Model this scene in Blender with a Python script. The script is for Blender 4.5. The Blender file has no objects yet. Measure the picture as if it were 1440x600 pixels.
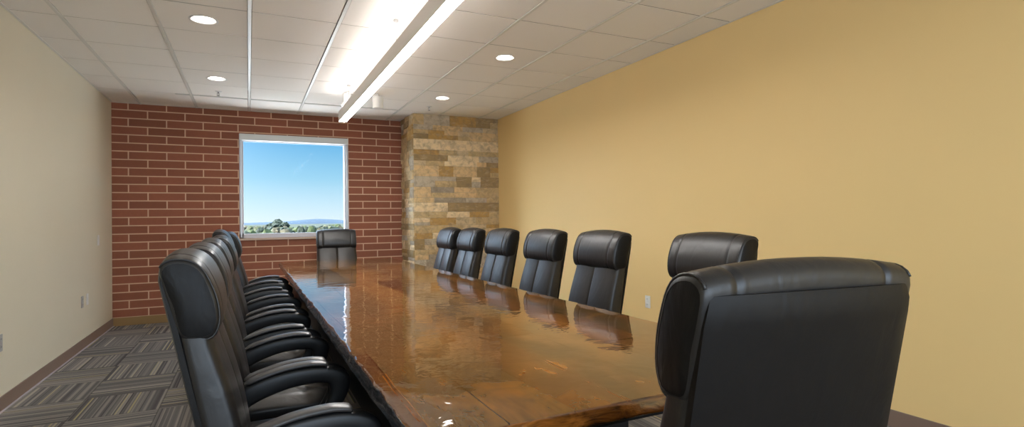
import bpy, bmesh, math, random
from mathutils import Vector, Matrix, noise
PI = math.pi
random.seed(7)
SC = bpy.context.scene
COL = SC.collection

# ------------------------------------------------------------------ camera
F_PX, YAW, PITCH, ROLL, CAM_Z = 775.83, 0.4455, 0.011, -0.0135, 1.231
cam_d = bpy.data.cameras.new('camera'); cam = bpy.data.objects.new('camera', cam_d); COL.objects.link(cam)
cam_d.sensor_fit = 'HORIZONTAL'; cam_d.sensor_width = 36.0; cam_d.lens = 36.0 * F_PX / 1440.0
cam_d.clip_end = 20000; cam_d.clip_start = 0.05
fw = Vector((math.sin(YAW) * math.cos(PITCH), math.cos(YAW) * math.cos(PITCH), math.sin(PITCH)))
rt = Vector((math.cos(YAW), -math.sin(YAW), 0)); up = rt.cross(fw)
c_, s_ = math.cos(ROLL), math.sin(ROLL)
rt2 = rt * c_ + up * s_; up2 = up * c_ - rt * s_
M = Matrix((rt2, up2, -fw)).transposed().to_4x4(); M.translation = (0, 0, CAM_Z)
cam.matrix_world = M
SC.camera = cam
SC.view_settings.view_transform = 'Standard'; SC.view_settings.look = 'None'
SC.view_settings.gamma = 1.0; SC.view_settings.use_curve_mapping = False
SC.view_settings.exposure = 0.2

# ------------------------------------------------------------------ light settings
PENDANT_DOWN, PENDANT_UP = 56.0, 9.5
DOWNLIGHT = 30.0
REAR_FILL_W = 120.0  # power of the added rear fill light
SKY = 0.92

def srgb(r, g, b):
    f = lambda v: (v / 255 / 12.92) if v <= 10.3 else ((v / 255 + 0.055) / 1.055) ** 2.4
    return (f(r), f(g), f(b), 1.0)

# world: clear sky, pale at the horizon
w = bpy.data.worlds.new('sky'); SC.world = w; w.use_nodes = True
nt = w.node_tree; nt.nodes.clear()
tc = nt.nodes.new('ShaderNodeTexCoord'); sx = nt.nodes.new('ShaderNodeSeparateXYZ'); rp = nt.nodes.new('ShaderNodeValToRGB')
bg = nt.nodes.new('ShaderNodeBackground'); wo = nt.nodes.new('ShaderNodeOutputWorld')
nt.links.new(tc.outputs['Generated'], sx.inputs[0]); nt.links.new(sx.outputs['Z'], rp.inputs[0])
# unseen sky glow added left of the building to light the pier
dt = nt.nodes.new('ShaderNodeVectorMath'); dt.operation = 'DOT_PRODUCT'; dt.inputs[1].default_value = Vector((-0.80, 0.50, 0.33)).normalized()
mx_ = nt.nodes.new('ShaderNodeMath'); mx_.operation = 'MAXIMUM'; mx_.inputs[1].default_value = 0.0
pw = nt.nodes.new('ShaderNodeMath'); pw.operation = 'POWER'; pw.inputs[1].default_value = 8.0
gl_ = nt.nodes.new('ShaderNodeMix'); gl_.data_type = 'RGBA'; gl_.blend_type = 'ADD'; gl_.inputs[7].default_value = (14.0, 17.0, 21.0, 1)
nt.links.new(tc.outputs['Generated'], dt.inputs[0]); nt.links.new(dt.outputs['Value'], mx_.inputs[0]); nt.links.new(mx_.outputs[0], pw.inputs[0])
nt.links.new(pw.outputs[0], gl_.inputs[0]); nt.links.new(rp.outputs[0], gl_.inputs[6]); gl_.clamp_factor = True
nt.links.new(gl_.outputs[2], bg.inputs[0]); nt.links.new(bg.outputs[0], wo.inputs[0]); bg.inputs[1].default_value = SKY
el = rp.color_ramp.elements
el[0].position = 0.0; el[0].color = srgb(228, 244, 253)
el[1].position = 1.0; el[1].color = (3.2, 4.0, 5.0, 1)
for p_, c in ((0.035, (200, 232, 250)), (0.075, (158, 212, 242)), (0.13, (112, 184, 232)), (0.22, (96, 168, 228))):
    e = el.new(p_); e.color = srgb(*c)
e = el.new(0.5); e.color = (2.6, 3.4, 4.4, 1)  # overhead sky raised, out of view, to add light indoors
# sun on the landscape, from the right of the building
sd = bpy.data.lights.new('sun', 'SUN'); sd.energy = 17.0; sd.angle = 0.01; sd.color = (1, 0.95, 0.86)
so = bpy.data.objects.new('sun', sd); COL.objects.link(so)
so.rotation_euler = Vector((0.75, 0.03, -0.60)).to_track_quat('-Z', 'Y').to_euler()

# room dimensions
XL, XR, YB, YF, H = -1.5, 3.364, -3.0, 8.15, 2.728
CX, CY = 2.075, 7.5     # stone pier corner
# added fill light at the unseen window behind the camera
ad = bpy.data.lights.new('rear_fill', 'AREA'); ad.shape = 'RECTANGLE'; ad.size = 4.2; ad.size_y = 2.2
ad.energy = REAR_FILL_W; ad.color = (0.74, 0.86, 1.0)
ao = bpy.data.objects.new('rear_fill', ad); COL.objects.link(ao)
ao.location = (0.95, YB + 0.02, 1.35); ao.rotation_euler = (PI / 2, 0, 0)

# ------------------------------------------------------------------ material helpers
class NT:
    def __init__(s, name):
        s.m = bpy.data.materials.new(name); s.m.use_nodes = True; s.t = s.m.node_tree
        s.b = s.t.nodes['Principled BSDF']; s.out = s.t.nodes['Material Output']
    def n(s, typ, **kw):
        nd = s.t.nodes.new(typ)
        for k, v in kw.items():
            if k.startswith('i_'):
                key = k[2:]; key = int(key) if key.isdigit() else key.replace('_', ' ')
                nd.inputs[key].default_value = v
            else: setattr(nd, k, v)
        return nd
    def l(s, a, b): s.t.links.new(a, b)
    def set(s, **kw):
        for k, v in kw.items(): s.b.inputs[k.replace('_', ' ')].default_value = v
    def math(s, op, a, b=None, c=None):
        nd = s.n('ShaderNodeMath', operation=op)
        for i, v in enumerate((a, b, c)):
            if v is None: continue
            if hasattr(v, 'default_value') or hasattr(v, 'links'): s.l(v, nd.inputs[i])
            else: nd.inputs[i].default_value = v
        return nd.outputs[0]
    def mix(s, fac, a, b):
        nd = s.n('ShaderNodeMix', data_type='RGBA')
        for sock, v in ((nd.inputs[0], fac), (nd.inputs[6], a), (nd.inputs[7], b)):
            if hasattr(v, 'links'): s.l(v, sock)
            else: sock.default_value = v
        return nd.outputs[2]
    def ramp(s, fac, stops, interp='LINEAR'):
        nd = s.n('ShaderNodeValToRGB'); nd.color_ramp.interpolation = interp
        e = nd.color_ramp.elements
        e[0].position, e[0].color = stops[0]; e[1].position, e[1].color = stops[-1]
        for p_, c in stops[1:-1]:
            q = e.new(p_); q.color = c
        s.l(fac, nd.inputs[0]); return nd.outputs[0]
    def obj(s):
        return s.n('ShaderNodeTexCoord').outputs['Object']
    def mapping(s, vec, scale=(1, 1, 1), loc=(0, 0, 0), rot=(0, 0, 0)):
        nd = s.n('ShaderNodeMapping'); s.l(vec, nd.inputs[0])
        nd.inputs[1].default_value = loc; nd.inputs[2].default_value = rot; nd.inputs[3].default_value = scale
        return nd.outputs[0]
    def noise(s, vec, scale, detail=3, rough=0.5, dist=0.0):
        nd = s.n('ShaderNodeTexNoise'); s.l(vec, nd.inputs['Vector'])
        nd.inputs['Scale'].default_value = scale; nd.inputs['Detail'].default_value = detail
        nd.inputs['Roughness'].default_value = rough; nd.inputs['Distortion'].default_value = dist
        return nd.outputs[0]
    def bump(s, h, strength=0.3, dist=0.01, prev=None):
        nd = s.n('ShaderNodeBump'); s.l(h, nd.inputs['Height'])
        nd.inputs['Strength'].default_value = strength; nd.inputs['Distance'].default_value = dist
        if prev is not None: s.l(prev, nd.inputs['Normal'])
        s.l(nd.outputs[0], s.b.inputs['Normal']); return nd.outputs[0]
    def base(s, sock): s.l(sock, s.b.inputs['Base Color'])

def simple(name, col, rough=0.5, metal=0.0, noise_amt=0.0, scale=20, bump=0.0, spec=0.5):
    t = NT(name); t.set(Roughness=rough, Metallic=metal); t.b.inputs['Specular IOR Level'].default_value = spec
    o = t.obj(); nz = t.noise(o, scale, 3)
    c2 = tuple(max(0, v * (1 - noise_amt)) for v in col[:3]) + (1,)
    t.base(t.mix(nz, col, c2))
    if bump: t.bump(nz, bump, 0.002)
    return t.m

def emis(name, col, strength):
    t = NT(name); t.set(Base_Color=(0.8, 0.8, 0.8, 1), Roughness=0.5)
    t.b.inputs['Emission Color'].default_value = col; t.b.inputs['Emission Strength'].default_value = strength
    return t.m

def paint(name, col):
    t = NT(name); t.set(Roughness=0.55); t.b.inputs['Specular IOR Level'].default_value = 0.35
    o = t.obj(); n1 = t.noise(o, 1.3, 2); n2 = t.noise(o, 260, 2)
    c2 = tuple(v * 0.95 for v in col[:3]) + (1,)
    t.base(t.mix(n1, col, c2)); t.bump(n2, 0.08, 0.002)
    return t.m

MAT = {}
MAT['paint_gold'] = paint('golden wall paint', srgb(242, 209, 146))
MAT['paint_left'] = paint('cool-lit golden wall paint', srgb(224, 216, 194))  # golden paint greyed, cool light on this wall mixed into the colour
MAT['tile'] = None
def ceiling_tile():
    t = NT('acoustic ceiling tile'); t.set(Roughness=0.9); o = t.obj()
    n1 = t.noise(o, 220, 2); n2 = t.noise(o, 0.9, 2)
    t.base(t.mix(n2, srgb(250, 246, 241), srgb(246, 241, 234))); t.bump(n1, 0.25, 0.002)
    return t.m
MAT['tile'] = ceiling_tile()
MAT['grid'] = simple('white ceiling grid', srgb(228, 226, 220), 0.35, 0.0)
MAT['white_plastic'] = simple('white plastic', srgb(232, 230, 226), 0.4)
MAT['grey_plastic'] = simple('grey plastic', srgb(168, 168, 166), 0.4)
MAT['dark_slot'] = simple('dark grey slot metal', srgb(120, 120, 116), 0.5)
MAT['alu'] = simple('pale aluminium', srgb(188, 190, 196), 0.35, 0.55)
MAT['alu_side'] = simple('satin aluminium', srgb(222, 214, 206), 0.45, 0.1)
MAT['base_rubber'] = simple('brown wall base', srgb(134, 112, 98), 0.4, 0, 0.08, 8)
MAT['base_far'] = simple('tan wall base', srgb(150, 118, 72), 0.4, 0, 0.08, 8)
MAT['sill'] = simple('tan sill', srgb(200, 176, 160), 0.5)
MAT['vinyl'] = simple('window frame white', srgb(205, 203, 210), 0.4)
MAT['shade'] = simple('roller shade cassette', srgb(216, 218, 218), 0.5)
MAT['lens'] = emis('light lens', (1.0, 0.985, 0.96, 1), PENDANT_DOWN)
MAT['lens_up'] = emis('upward light lens', (1.0, 0.96, 0.93, 1), PENDANT_UP)
MAT['downlight'] = emis('downlight lamp', (1.0, 0.93, 0.82, 1), DOWNLIGHT)
MAT['steel_black'] = simple('black steel', (0.012, 0.013, 0.016, 1), 0.35, 0.3)
MAT['plastic_black'] = simple('black moulded plastic', (0.010, 0.010, 0.011, 1), 0.42, 0, 0.2, 60, 0.1)
MAT['cable'] = simple('steel cable', srgb(170, 168, 165), 0.4, 0.5)

def leather(name, col, rough, spec=0.55):
    t = NT(name); t.b.inputs['Specular IOR Level'].default_value = spec
    o = t.obj(); v = t.n('ShaderNodeTexVoronoi', feature='DISTANCE_TO_EDGE'); t.l(o, v.inputs['Vector']); v.inputs['Scale'].default_value = 260
    n1 = t.noise(o, 9, 4, 0.55, 0.6); n2 = t.noise(t.mapping(o, (1, 1, 0.45)), 17, 3, 0.5, 1.2)
    t.base(t.mix(n1, col, tuple(v_ * 0.6 for v_ in col[:3]) + (1,)))
    r = t.math('MULTIPLY_ADD', n1, 0.12, rough - 0.06); t.l(r, t.b.inputs['Roughness'])
    b1 = t.bump(v.outputs[0], 0.05, 0.0004); b2 = t.bump(n2, 0.14, 0.012, b1)
    return t.m
MAT['leather'] = leather('black leather', (0.016, 0.0135, 0.013, 1), 0.38)
MAT['leather_side'] = leather('black side leather', (0.007, 0.006, 0.006, 1), 0.44, 0.22)
MAT['leather_rear'] = leather('black rear leather', (0.009, 0.007, 0.006, 1), 0.46, 0.22)
MAT['pad'] = leather('armrest pad leather', (0.075, 0.068, 0.066, 1), 0.34)
MAT['piping'] = simple('black piping', (0.016, 0.014, 0.014, 1), 0.3)

def brick():
    t = NT('red brick with tan mortar'); t.set(Roughness=0.8); t.b.inputs['Specular IOR Level'].default_value = 0.25
    o = t.obj(); s = t.n('ShaderNodeSeparateXYZ'); t.l(o, s.inputs[0]); cb = t.n('ShaderNodeCombineXYZ')
    t.l(t.math('ADD', s.outputs[0], 1.33 + 0.404 * 10), cb.inputs[0]); t.l(t.math('ADD', s.outputs[2], -0.099 + 0.1018 * 2), cb.inputs[1])
    bt = t.n('ShaderNodeTexBrick', offset=0.5, offset_frequency=2, squash=1.0); t.l(cb.outputs[0], bt.inputs['Vector'])
    bt.inputs['Scale'].default_value = 1.0; bt.inputs['Mortar Size'].default_value = 0.0072; bt.inputs['Mortar Smooth'].default_value = 0.15
    bt.inputs['Bias'].default_value = 0.0; bt.inputs['Brick Width'].default_value = 0.404; bt.inputs['Row Height'].default_value = 0.1018
    bt.inputs['Color1'].default_value = srgb(160, 98, 76); bt.inputs['Color2'].default_value = srgb(136, 86, 66)
    bt.inputs['Mortar'].default_value = srgb(214, 168, 142)
    n1 = t.noise(o, 30, 4); n2 = t.noise(o, 2.0, 2)
    c = t.mix(t.math('MULTIPLY', n1, 0.35), bt.outputs[0], srgb(112, 66, 56)); c = t.mix(t.math('MULTIPLY', n2, 0.25), c, srgb(160, 108, 84))
    keep = t.mix(bt.outputs['Fac'], c, srgb(212, 176, 150)); t.base(keep)
    h = t.math('SUBTRACT', t.math('MULTIPLY', n1, 0.25), bt.outputs['Fac'])
    t.bump(h, 0.6, 0.004); return t.m
MAT['brick'] = brick()

def stone():
    t = NT('split ledger stone'); t.set(Roughness=0.85); t.b.inputs['Specular IOR Level'].default_value = 0.25
    at = t.n('ShaderNodeAttribute', attribute_name='tone'); o = t.obj()
    n1 = t.noise(o, 14, 6, 0.62, 0.6); n2 = t.noise(o, 55, 5, 0.6); n3 = t.noise(t.mapping(o, (1, 1, 2.5)), 6, 4, 0.6, 1.5)
    col = t.ramp(at.outputs['Fac'], [(0.0, srgb(172, 146, 104)), (0.12, srgb(200, 160, 98)), (0.24, srgb(222, 198, 158)), (0.38, srgb(204, 190, 168)), (0.5, srgb(232, 200, 150)),
                                      (0.62, srgb(212, 184, 138)), (0.76, srgb(246, 222, 180)), (0.88, srgb(214, 186, 138)), (0.95, srgb(176, 162, 142))], 'CONSTANT')
    c = t.mix(t.ramp(n1, [(0.42, (0, 0, 0, 1)), (0.68, (0.55, 0.55, 0.55, 1))]), col, srgb(136, 120, 100))
    c = t.mix(t.ramp(n3, [(0.52, (0, 0, 0, 1)), (0.75, (0.5, 0.5, 0.5, 1))]), c, srgb(222, 200, 168))
    t.base(c)
    t.bump(t.math('ADD', n1, t.math('MULTIPLY', n2, 0.6)), 1.0, 0.02); return t.m
MAT['stone'] = stone()

def carpet():
    t = NT('striped carpet tiles'); t.set(Roughness=0.95); t.b.inputs['Specular IOR Level'].default_value = 0.15
    o = t.obj(); s = t.n('ShaderNodeSeparateXYZ'); t.l(o, s.inputs[0]); X, Y = s.outputs[0], s.outputs[1]
    xs = t.math('MULTIPLY', t.math('ADD', X, 1.05), 2.0); ys = t.math('MULTIPLY', t.math('ADD', Y, -4.86), 2.0)
    ix = t.math('FLOOR', xs); iy = t.math('FLOOR', ys)
    par = t.math('ABSOLUTE', t.math('MODULO', t.math('ADD', ix, iy), 2.0))      # 1: stripes along the room
    fx = t.math('SUBTRACT', xs, ix); fy = t.math('SUBTRACT', ys, iy)
    across = t.math('ADD', t.math('MULTIPLY', fx, par), t.math('MULTIPLY', fy, t.math('SUBTRACT', 1.0, par)))
    along = t.math('ADD', t.math('MULTIPLY', fy, par), t.math('MULTIPLY', fx, t.math('SUBTRACT', 1.0, par)))
    cell = t.math('ADD', t.math('MULTIPLY', ix, 7.31), t.math('MULTIPLY', iy, 13.17))
    def stripes(n, off, br=0.0):
        cb = t.n('ShaderNodeCombineXYZ'); t.l(t.math('FLOOR', t.math('MULTIPLY', across, n)), cb.inputs[0])
        t.l(t.math('ADD', cell, off), cb.inputs[1])
        if br: t.l(t.math('FLOOR', t.math('MULTIPLY', along, br)), cb.inputs[2])
        wn = t.n('ShaderNodeTexWhiteNoise', noise_dimensions='3D'); t.l(cb.outputs[0], wn.inputs['Vector']); return wn.outputs['Value']
    a = stripes(56, 0.0); b = stripes(27, 40.0, 1.0); c = stripes(42, 90.0)
    v = t.math('ADD', t.math('MULTIPLY', a, 0.5), t.math('MULTIPLY', b, 0.5))
    col = t.ramp(v, [(0.1, srgb(84, 82, 83)), (0.4, srgb(116, 113, 113)), (0.6, srgb(138, 134, 131)), (0.9, srgb(168, 161, 152))])
    acc = t.ramp(c, [(0.925, (0, 0, 0, 1)), (0.93, (1, 1, 1, 1))], 'CONSTANT')
    acol = t.mix(b, srgb(176, 164, 120), srgb(186, 180, 172))
    col = t.mix(acc, col, acol)
    f = t.noise(o, 420, 2); col = t.mix(t.math('MULTIPLY', f, 0.35), col, srgb(58, 55, 55))
    ex = t.math('MINIMUM', t.math('MINIMUM', fx, t.math('SUBTRACT', 1.0, fx)), t.math('MINIMUM', fy, t.math('SUBTRACT', 1.0, fy)))
    edge = t.math('LESS_THAN', ex, 0.008); col = t.mix(t.math('MULTIPLY', edge, 0.5), col, srgb(46, 44, 44))
    t.base(col); t.bump(f, 0.5, 0.003); return t.m
MAT['carpet'] = carpet()

def wood_top():
    t = NT('glossy resin coated reclaimed wood'); t.set(Roughness=0.03); t.b.inputs['IOR'].default_value = 1.6
    t.b.inputs['Coat Weight'].default_value = 0.0; t.b.inputs['Coat Roughness'].default_value = 0.012; t.b.inputs['Coat IOR'].default_value = 1.6
    o = t.obj(); s = t.n('ShaderNodeSeparateXYZ'); t.l(o, s.inputs[0]); X, Y = s.outputs[0], s.outputs[1]
    warp = t.noise(t.mapping(o, (1, 0.35, 1)), 1.6, 3)
    xw = t.math('ADD', X, t.math('MULTIPLY', t.math('SUBTRACT', warp, 0.5), 0.07))
    ps = t.math('MULTIPLY', t.math('ADD', xw, 2.0), 1 / 0.172); pi_ = t.math('FLOOR', ps); pf = t.math('SUBTRACT', ps, pi_)
    # butt joints along each plank
    wn = t.n('ShaderNodeTexWhiteNoise', noise_dimensions='1D'); t.l(pi_, wn.inputs['W'])
    yq = t.math('ADD', t.math('MULTIPLY', Y, 0.42), t.math('MULTIPLY', wn.outputs['Value'], 5.0)); yi = t.math('FLOOR', yq); yf = t.math('SUBTRACT', yq, yi)
    cb = t.n('ShaderNodeCombineXYZ'); t.l(pi_, cb.inputs[0]); t.l(yi, cb.inputs[1])
    w2 = t.n('ShaderNodeTexWhiteNoise', noise_dimensions='3D'); t.l(cb.outputs[0], w2.inputs['Vector'])
    tone = t.ramp(w2.outputs['Value'], [(0.0, srgb(70, 44, 24)), (0.3, srgb(118, 76, 38)), (0.55, srgb(90, 74, 48)), (0.8, srgb(138, 98, 52)), (1.0, srgb(100, 56, 24))])
    grain = t.noise(t.mapping(o, (1, 0.07, 1)), 42, 5, 0.6, 0.8); blot = t.noise(t.mapping(o, (1, 0.4, 1)), 4.0, 4, 0.6, 1.0)
    c = t.mix(t.math('MULTIPLY', grain, 0.6), tone, srgb(62, 34, 14))
    c = t.mix(t.ramp(blot, [(0.5, (0, 0, 0, 1)), (0.75, (0.6, 0.6, 0.6, 1))]), c, srgb(176, 112, 42))
    kn = t.noise(t.mapping(o, (1.0, 0.55, 1), (3.1, 1.7, 0)), 3.4, 2, 0.4, 0.2)
    c = t.mix(t.ramp(kn, [(0.70, (0, 0, 0, 1)), (0.76, (0.85, 0.85, 0.85, 1))]), c, srgb(44, 30, 18))
    e = t.math('MINIMUM', pf, t.math('SUBTRACT', 1.0, pf)); cw = t.noise(t.mapping(o, (1, 0.25, 1)), 5, 3)
    crack = t.math('LESS_THAN', e, t.math('MULTIPLY', t.math('SUBTRACT', cw, 0.33), 0.10))
    c = t.mix(t.math('MULTIPLY', crack, 0.85), c, srgb(38, 20, 8))
    rim = t.math('MULTIPLY', t.math('LESS_THAN', e, 0.045), t.math('GREATER_THAN', cw, 0.52)); c = t.mix(t.math('MULTIPLY', rim, 0.22), c, srgb(190, 112, 44))
    j = t.math('LESS_THAN', yf, 0.004); c = t.mix(t.math('MULTIPLY', j, 0.8), c, srgb(38, 20, 8))
    t.base(c)
    wv = t.noise(t.mapping(o, (1, 0.5, 1)), 2.2, 2, 0.5)
    # the poured resin ripples towards the two long edges
    ed = t.ramp(t.math('ABSOLUTE', t.math('SUBTRACT', X, 1.0)), [(0.40, (0.0, 0, 0, 1)), (0.68, (1, 1, 1, 1))])
    rip = t.math('MULTIPLY', t.math('MULTIPLY', t.noise(o, 9, 3, 0.5, 0.5), ed), 0.6)
    h = t.math('ADD', wv, rip)
    nd = t.n('ShaderNodeBump'); t.l(h, nd.inputs['Height']); nd.inputs['Strength'].default_value = 0.35; nd.inputs['Distance'].default_value = 0.006
    t.l(nd.outputs[0], t.b.inputs['Normal']); t.l(nd.outputs[0], t.b.inputs['Coat Normal'])
    return t.m
MAT['wood'] = wood_top()

def bark():
    t = NT('coated live edge'); t.set(Roughness=0.1); t.b.inputs['Coat Weight'].default_value = 0.6
    o = t.obj(); n1 = t.noise(t.mapping(o, (1, 1, 1.5)), 16, 5, 0.65, 1.0); n2 = t.noise(o, 60, 4)
    t.base(t.ramp(n1, [(0.5, srgb(10, 10, 12)), (0.66, srgb(18, 15, 16)), (0.76, srgb(70, 44, 22)), (0.86, srgb(130, 86, 40))]))
    t.bump(t.math('ADD', n1, t.math('MULTIPLY', n2, 0.3)), 0.8, 0.012); return t.m
MAT['bark'] = bark()
def endgrain():
    t = NT('coated end grain'); t.set(Roughness=0.12); t.b.inputs['Coat Weight'].default_value = 0.8
    o = t.obj(); n1 = t.noise(t.mapping(o, (1, 1, 2.5)), 9, 4, 0.6, 1.0)
    t.base(t.ramp(n1, [(0.35, srgb(66, 36, 14)), (0.5, srgb(128, 76, 28)), (0.62, srgb(160, 98, 38)), (0.75, srgb(86, 50, 20))]))
    t.bump(n1, 0.5, 0.01); return t.m
MAT['endgrain'] = endgrain()

def glass():
    t = NT('window glass'); tr = t.n('ShaderNodeBsdfTransparent'); gl = t.n('ShaderNodeBsdfGlossy'); gl.inputs['Roughness'].default_value = 0.0
    tr.inputs[0].default_value = (0.97, 0.985, 0.98, 1)
    fr = t.n('ShaderNodeFresnel'); fr.inputs[0].default_value = 1.05; mx = t.n('ShaderNodeMixShader')
    t.l(fr.outputs[0], mx.inputs[0]); t.l(tr.outputs[0], mx.inputs[1]); t.l(gl.outputs[0], mx.inputs[2]); t.l(mx.outputs[0], t.out.inputs[0])
    return t.m
MAT['glass'] = glass()

# ------------------------------------------------------------------ mesh helpers
def link(name, bm, mats, parent=None, smooth=False, angle=None):
    me = bpy.data.meshes.new(name); bmesh.ops.recalc_face_normals(bm, faces=bm.faces[:]); bm.to_mesh(me); bm.free()
    for m in (mats if isinstance(mats, (list, tuple)) else [mats]): me.materials.append(m)
    if smooth:
        for p_ in me.polygons: p_.use_smooth = True
    o = bpy.data.objects.new(name, me); COL.objects.link(o)
    if smooth and angle: me.set_sharp_from_angle(angle=math.radians(angle))
    if parent is not None: o.parent = parent
    return o
def tag(o, label, cat, group=None, kind=None):
    o['label'] = label; o['category'] = cat
    if group: o['group'] = group
    if kind: o['kind'] = kind
    return o
def struct(o): o['kind'] = 'structure'; return o
def empty(name, loc, rz=0):
    o = bpy.data.objects.new(name, None); COL.objects.link(o); o.location = loc; o.rotation_euler = (0, 0, rz); o.empty_display_size = 0.1
    return o
def box(bm, x0, x1, y0, y1, z0, z1, bev=0.0, mi=0, seg=2):
    r = bmesh.ops.create_cube(bm, size=1.0); vs = r['verts']
    for v in vs: v.co = Vector(((x0 + x1) / 2 + v.co.x * (x1 - x0), (y0 + y1) / 2 + v.co.y * (y1 - y0), (z0 + z1) / 2 + v.co.z * (z1 - z0)))
    fs = set(f for v in vs for f in v.link_faces)
    for f in fs: f.material_index = mi
    if bev > 0:
        es = list(set(e for v in vs for e in v.link_edges))
        bmesh.ops.bevel(bm, geom=es, offset=bev, segments=seg, profile=0.5, affect='EDGES')
def loft(bm, rings, cap=True, closed=True, mi=0):
    R = [[bm.verts.new(p_) for p_ in ring] for ring in rings]; n = len(R[0])
    for a, b in zip(R[:-1], R[1:]):
        for i in range(n if closed else n - 1):
            f = bm.faces.new((a[i], a[(i + 1) % n], b[(i + 1) % n], b[i])); f.material_index = mi
    if cap:
        for ring, flip in ((R[0], True), (R[-1], False)):
            c = Vector((0, 0, 0))
            for v in ring: c += v.co
            cv = bm.verts.new(c / n)
            for i in range(n):
                f = bm.faces.new((ring[i], ring[(i + 1) % n], cv)); f.material_index = mi
    return R
def tube(bm, pts, r, n=8, closed=False, cap=True):
    pts = [Vector(p_) for p_ in pts]; m = len(pts); rings = []; prev = None
    for i, p_ in enumerate(pts):
        if closed: t = pts[(i + 1) % m] - pts[(i - 1) % m]
        else: t = pts[min(i + 1, m - 1)] - pts[max(i - 1, 0)]
        t.normalize()
        if prev is None: u = t.orthogonal().normalized()
        else: u = (prev - t * prev.dot(t)).normalized()
        prev = u; v = t.cross(u); rr = r[i] if isinstance(r, (list, tuple)) else r
        rings.append([p_ + (u * math.cos(a) + v * math.sin(a)) * rr for a in (2 * PI * k / n for k in range(n))])
    if closed: rings.append(rings[0])
    loft(bm, rings, cap=cap and not closed)
    if closed: bmesh.ops.remove_doubles(bm, verts=bm.verts[:], dist=1e-6)
def cyl(bm, c, r, h, n=24, axis='z', r2=None):
    r2 = r if r2 is None else r2; c = Vector(c)
    def P(rad, t, a):
        q = (rad * math.cos(a), rad * math.sin(a), t)
        return c + Vector({'z': q, 'y': (q[0], q[2], q[1]), 'x': (q[2], q[0], q[1])}[axis])
    b = min(0.12 * r, 0.15 * h, 0.003)
    prof = [(r - b, 0), (r, b), (r2, h - b), (r2 - b, h)]
    loft(bm, [[P(rad, t, 2 * PI * k / n) for k in range(n)] for rad, t in prof])
def lathe(bm, prof, c, n=24):
    c = Vector(c)
    loft(bm, [[c + Vector((r * math.cos(2 * PI * k / n), r * math.sin(2 * PI * k / n), z)) for k in range(n)] for r, z in prof])
def smoothcurve(pts, sub=4, closed=False):
    pts = [Vector(p_) for p_ in pts]; n = len(pts); out = []
    for i in range(n if closed else n - 1):
        p0 = pts[(i - 1) % n] if (closed or i > 0) else pts[0]; p1 = pts[i]; p2 = pts[(i + 1) % n]
        p3 = pts[(i + 2) % n] if (closed or i + 2 < n) else pts[-1]
        for k in range(sub):
            t = k / sub
            out.append(0.5 * ((2 * p1) + (p2 - p0) * t + (2 * p0 - 5 * p1 + 4 * p2 - p3) * t * t + (3 * p1 - p0 - 3 * p2 + p3) * t ** 3))
    if not closed: out.append(pts[-1])
    return out

# ------------------------------------------------------------------ room shell
bm = bmesh.new(); box(bm, XL - 0.15, XR + 0.15, YB - 0.15, YF + 0.15, -0.12, 0.0); struct(link('floor', bm, MAT['carpet']))
bm = bmesh.new(); box(bm, XL - 0.15, XL, YB - 0.15, YF + 0.2, 0, 3.0); struct(link('wall_left', bm, MAT['paint_left']))
bm = bmesh.new(); box(bm, XR, XR + 0.15, YB - 0.15, YF + 0.2, 0, 3.0); struct(link('wall_right', bm, MAT['paint_gold']))
WX0, WX1, WZ0, WZ1 = -0.108, 1.298, 1.03, 2.42
def holed(bm, x0, x1, y0, y1, z0, z1, hx0, hx1, hz0, hz1):
    for a in ((x0, hx0, z0, z1), (hx1, x1, z0, z1), (hx0, hx1, z0, hz0), (hx0, hx1, hz1, z1)):
        box(bm, a[0], a[1], y0, y1, a[2], a[3])
bm = bmesh.new(); holed(bm, XL, XR, YF, YF + 0.2, 0, 3.0, WX0, WX1, WZ0, WZ1); struct(link('wall_far', bm, MAT['brick']))
bm = bmesh.new(); holed(bm, XL, XR, YB - 0.15, YB, 0, 3.0, -1.25, 3.15, 0.2, 2.5); struct(link('wall_back', bm, MAT['paint_gold']))
# unseen window added in the rear wall for the fill light
w2 = struct(empty('added_window', (0.95, YB - 0.07, 0.2)))
bm = bmesh.new()
for a in ((-2.2, 2.2, 0, 0.05), (-2.2, 2.2, 2.25, 2.3), (-2.2, -2.15, 0.05, 2.25), (2.15, 2.2, 0.05, 2.25), (-0.75, -0.7, 0.05, 2.25), (0.7, 0.75, 0.05, 2.25)):
    box(bm, a[0], a[1], -0.05, 0.04, a[2], a[3], 0.004)
link('window_frame', bm, MAT['vinyl'], w2)
bm = bmesh.new(); box(bm, -2.16, 2.16, -0.012, -0.004, 0.03, 2.27); link('pane', bm, MAT['glass'], w2)

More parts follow.
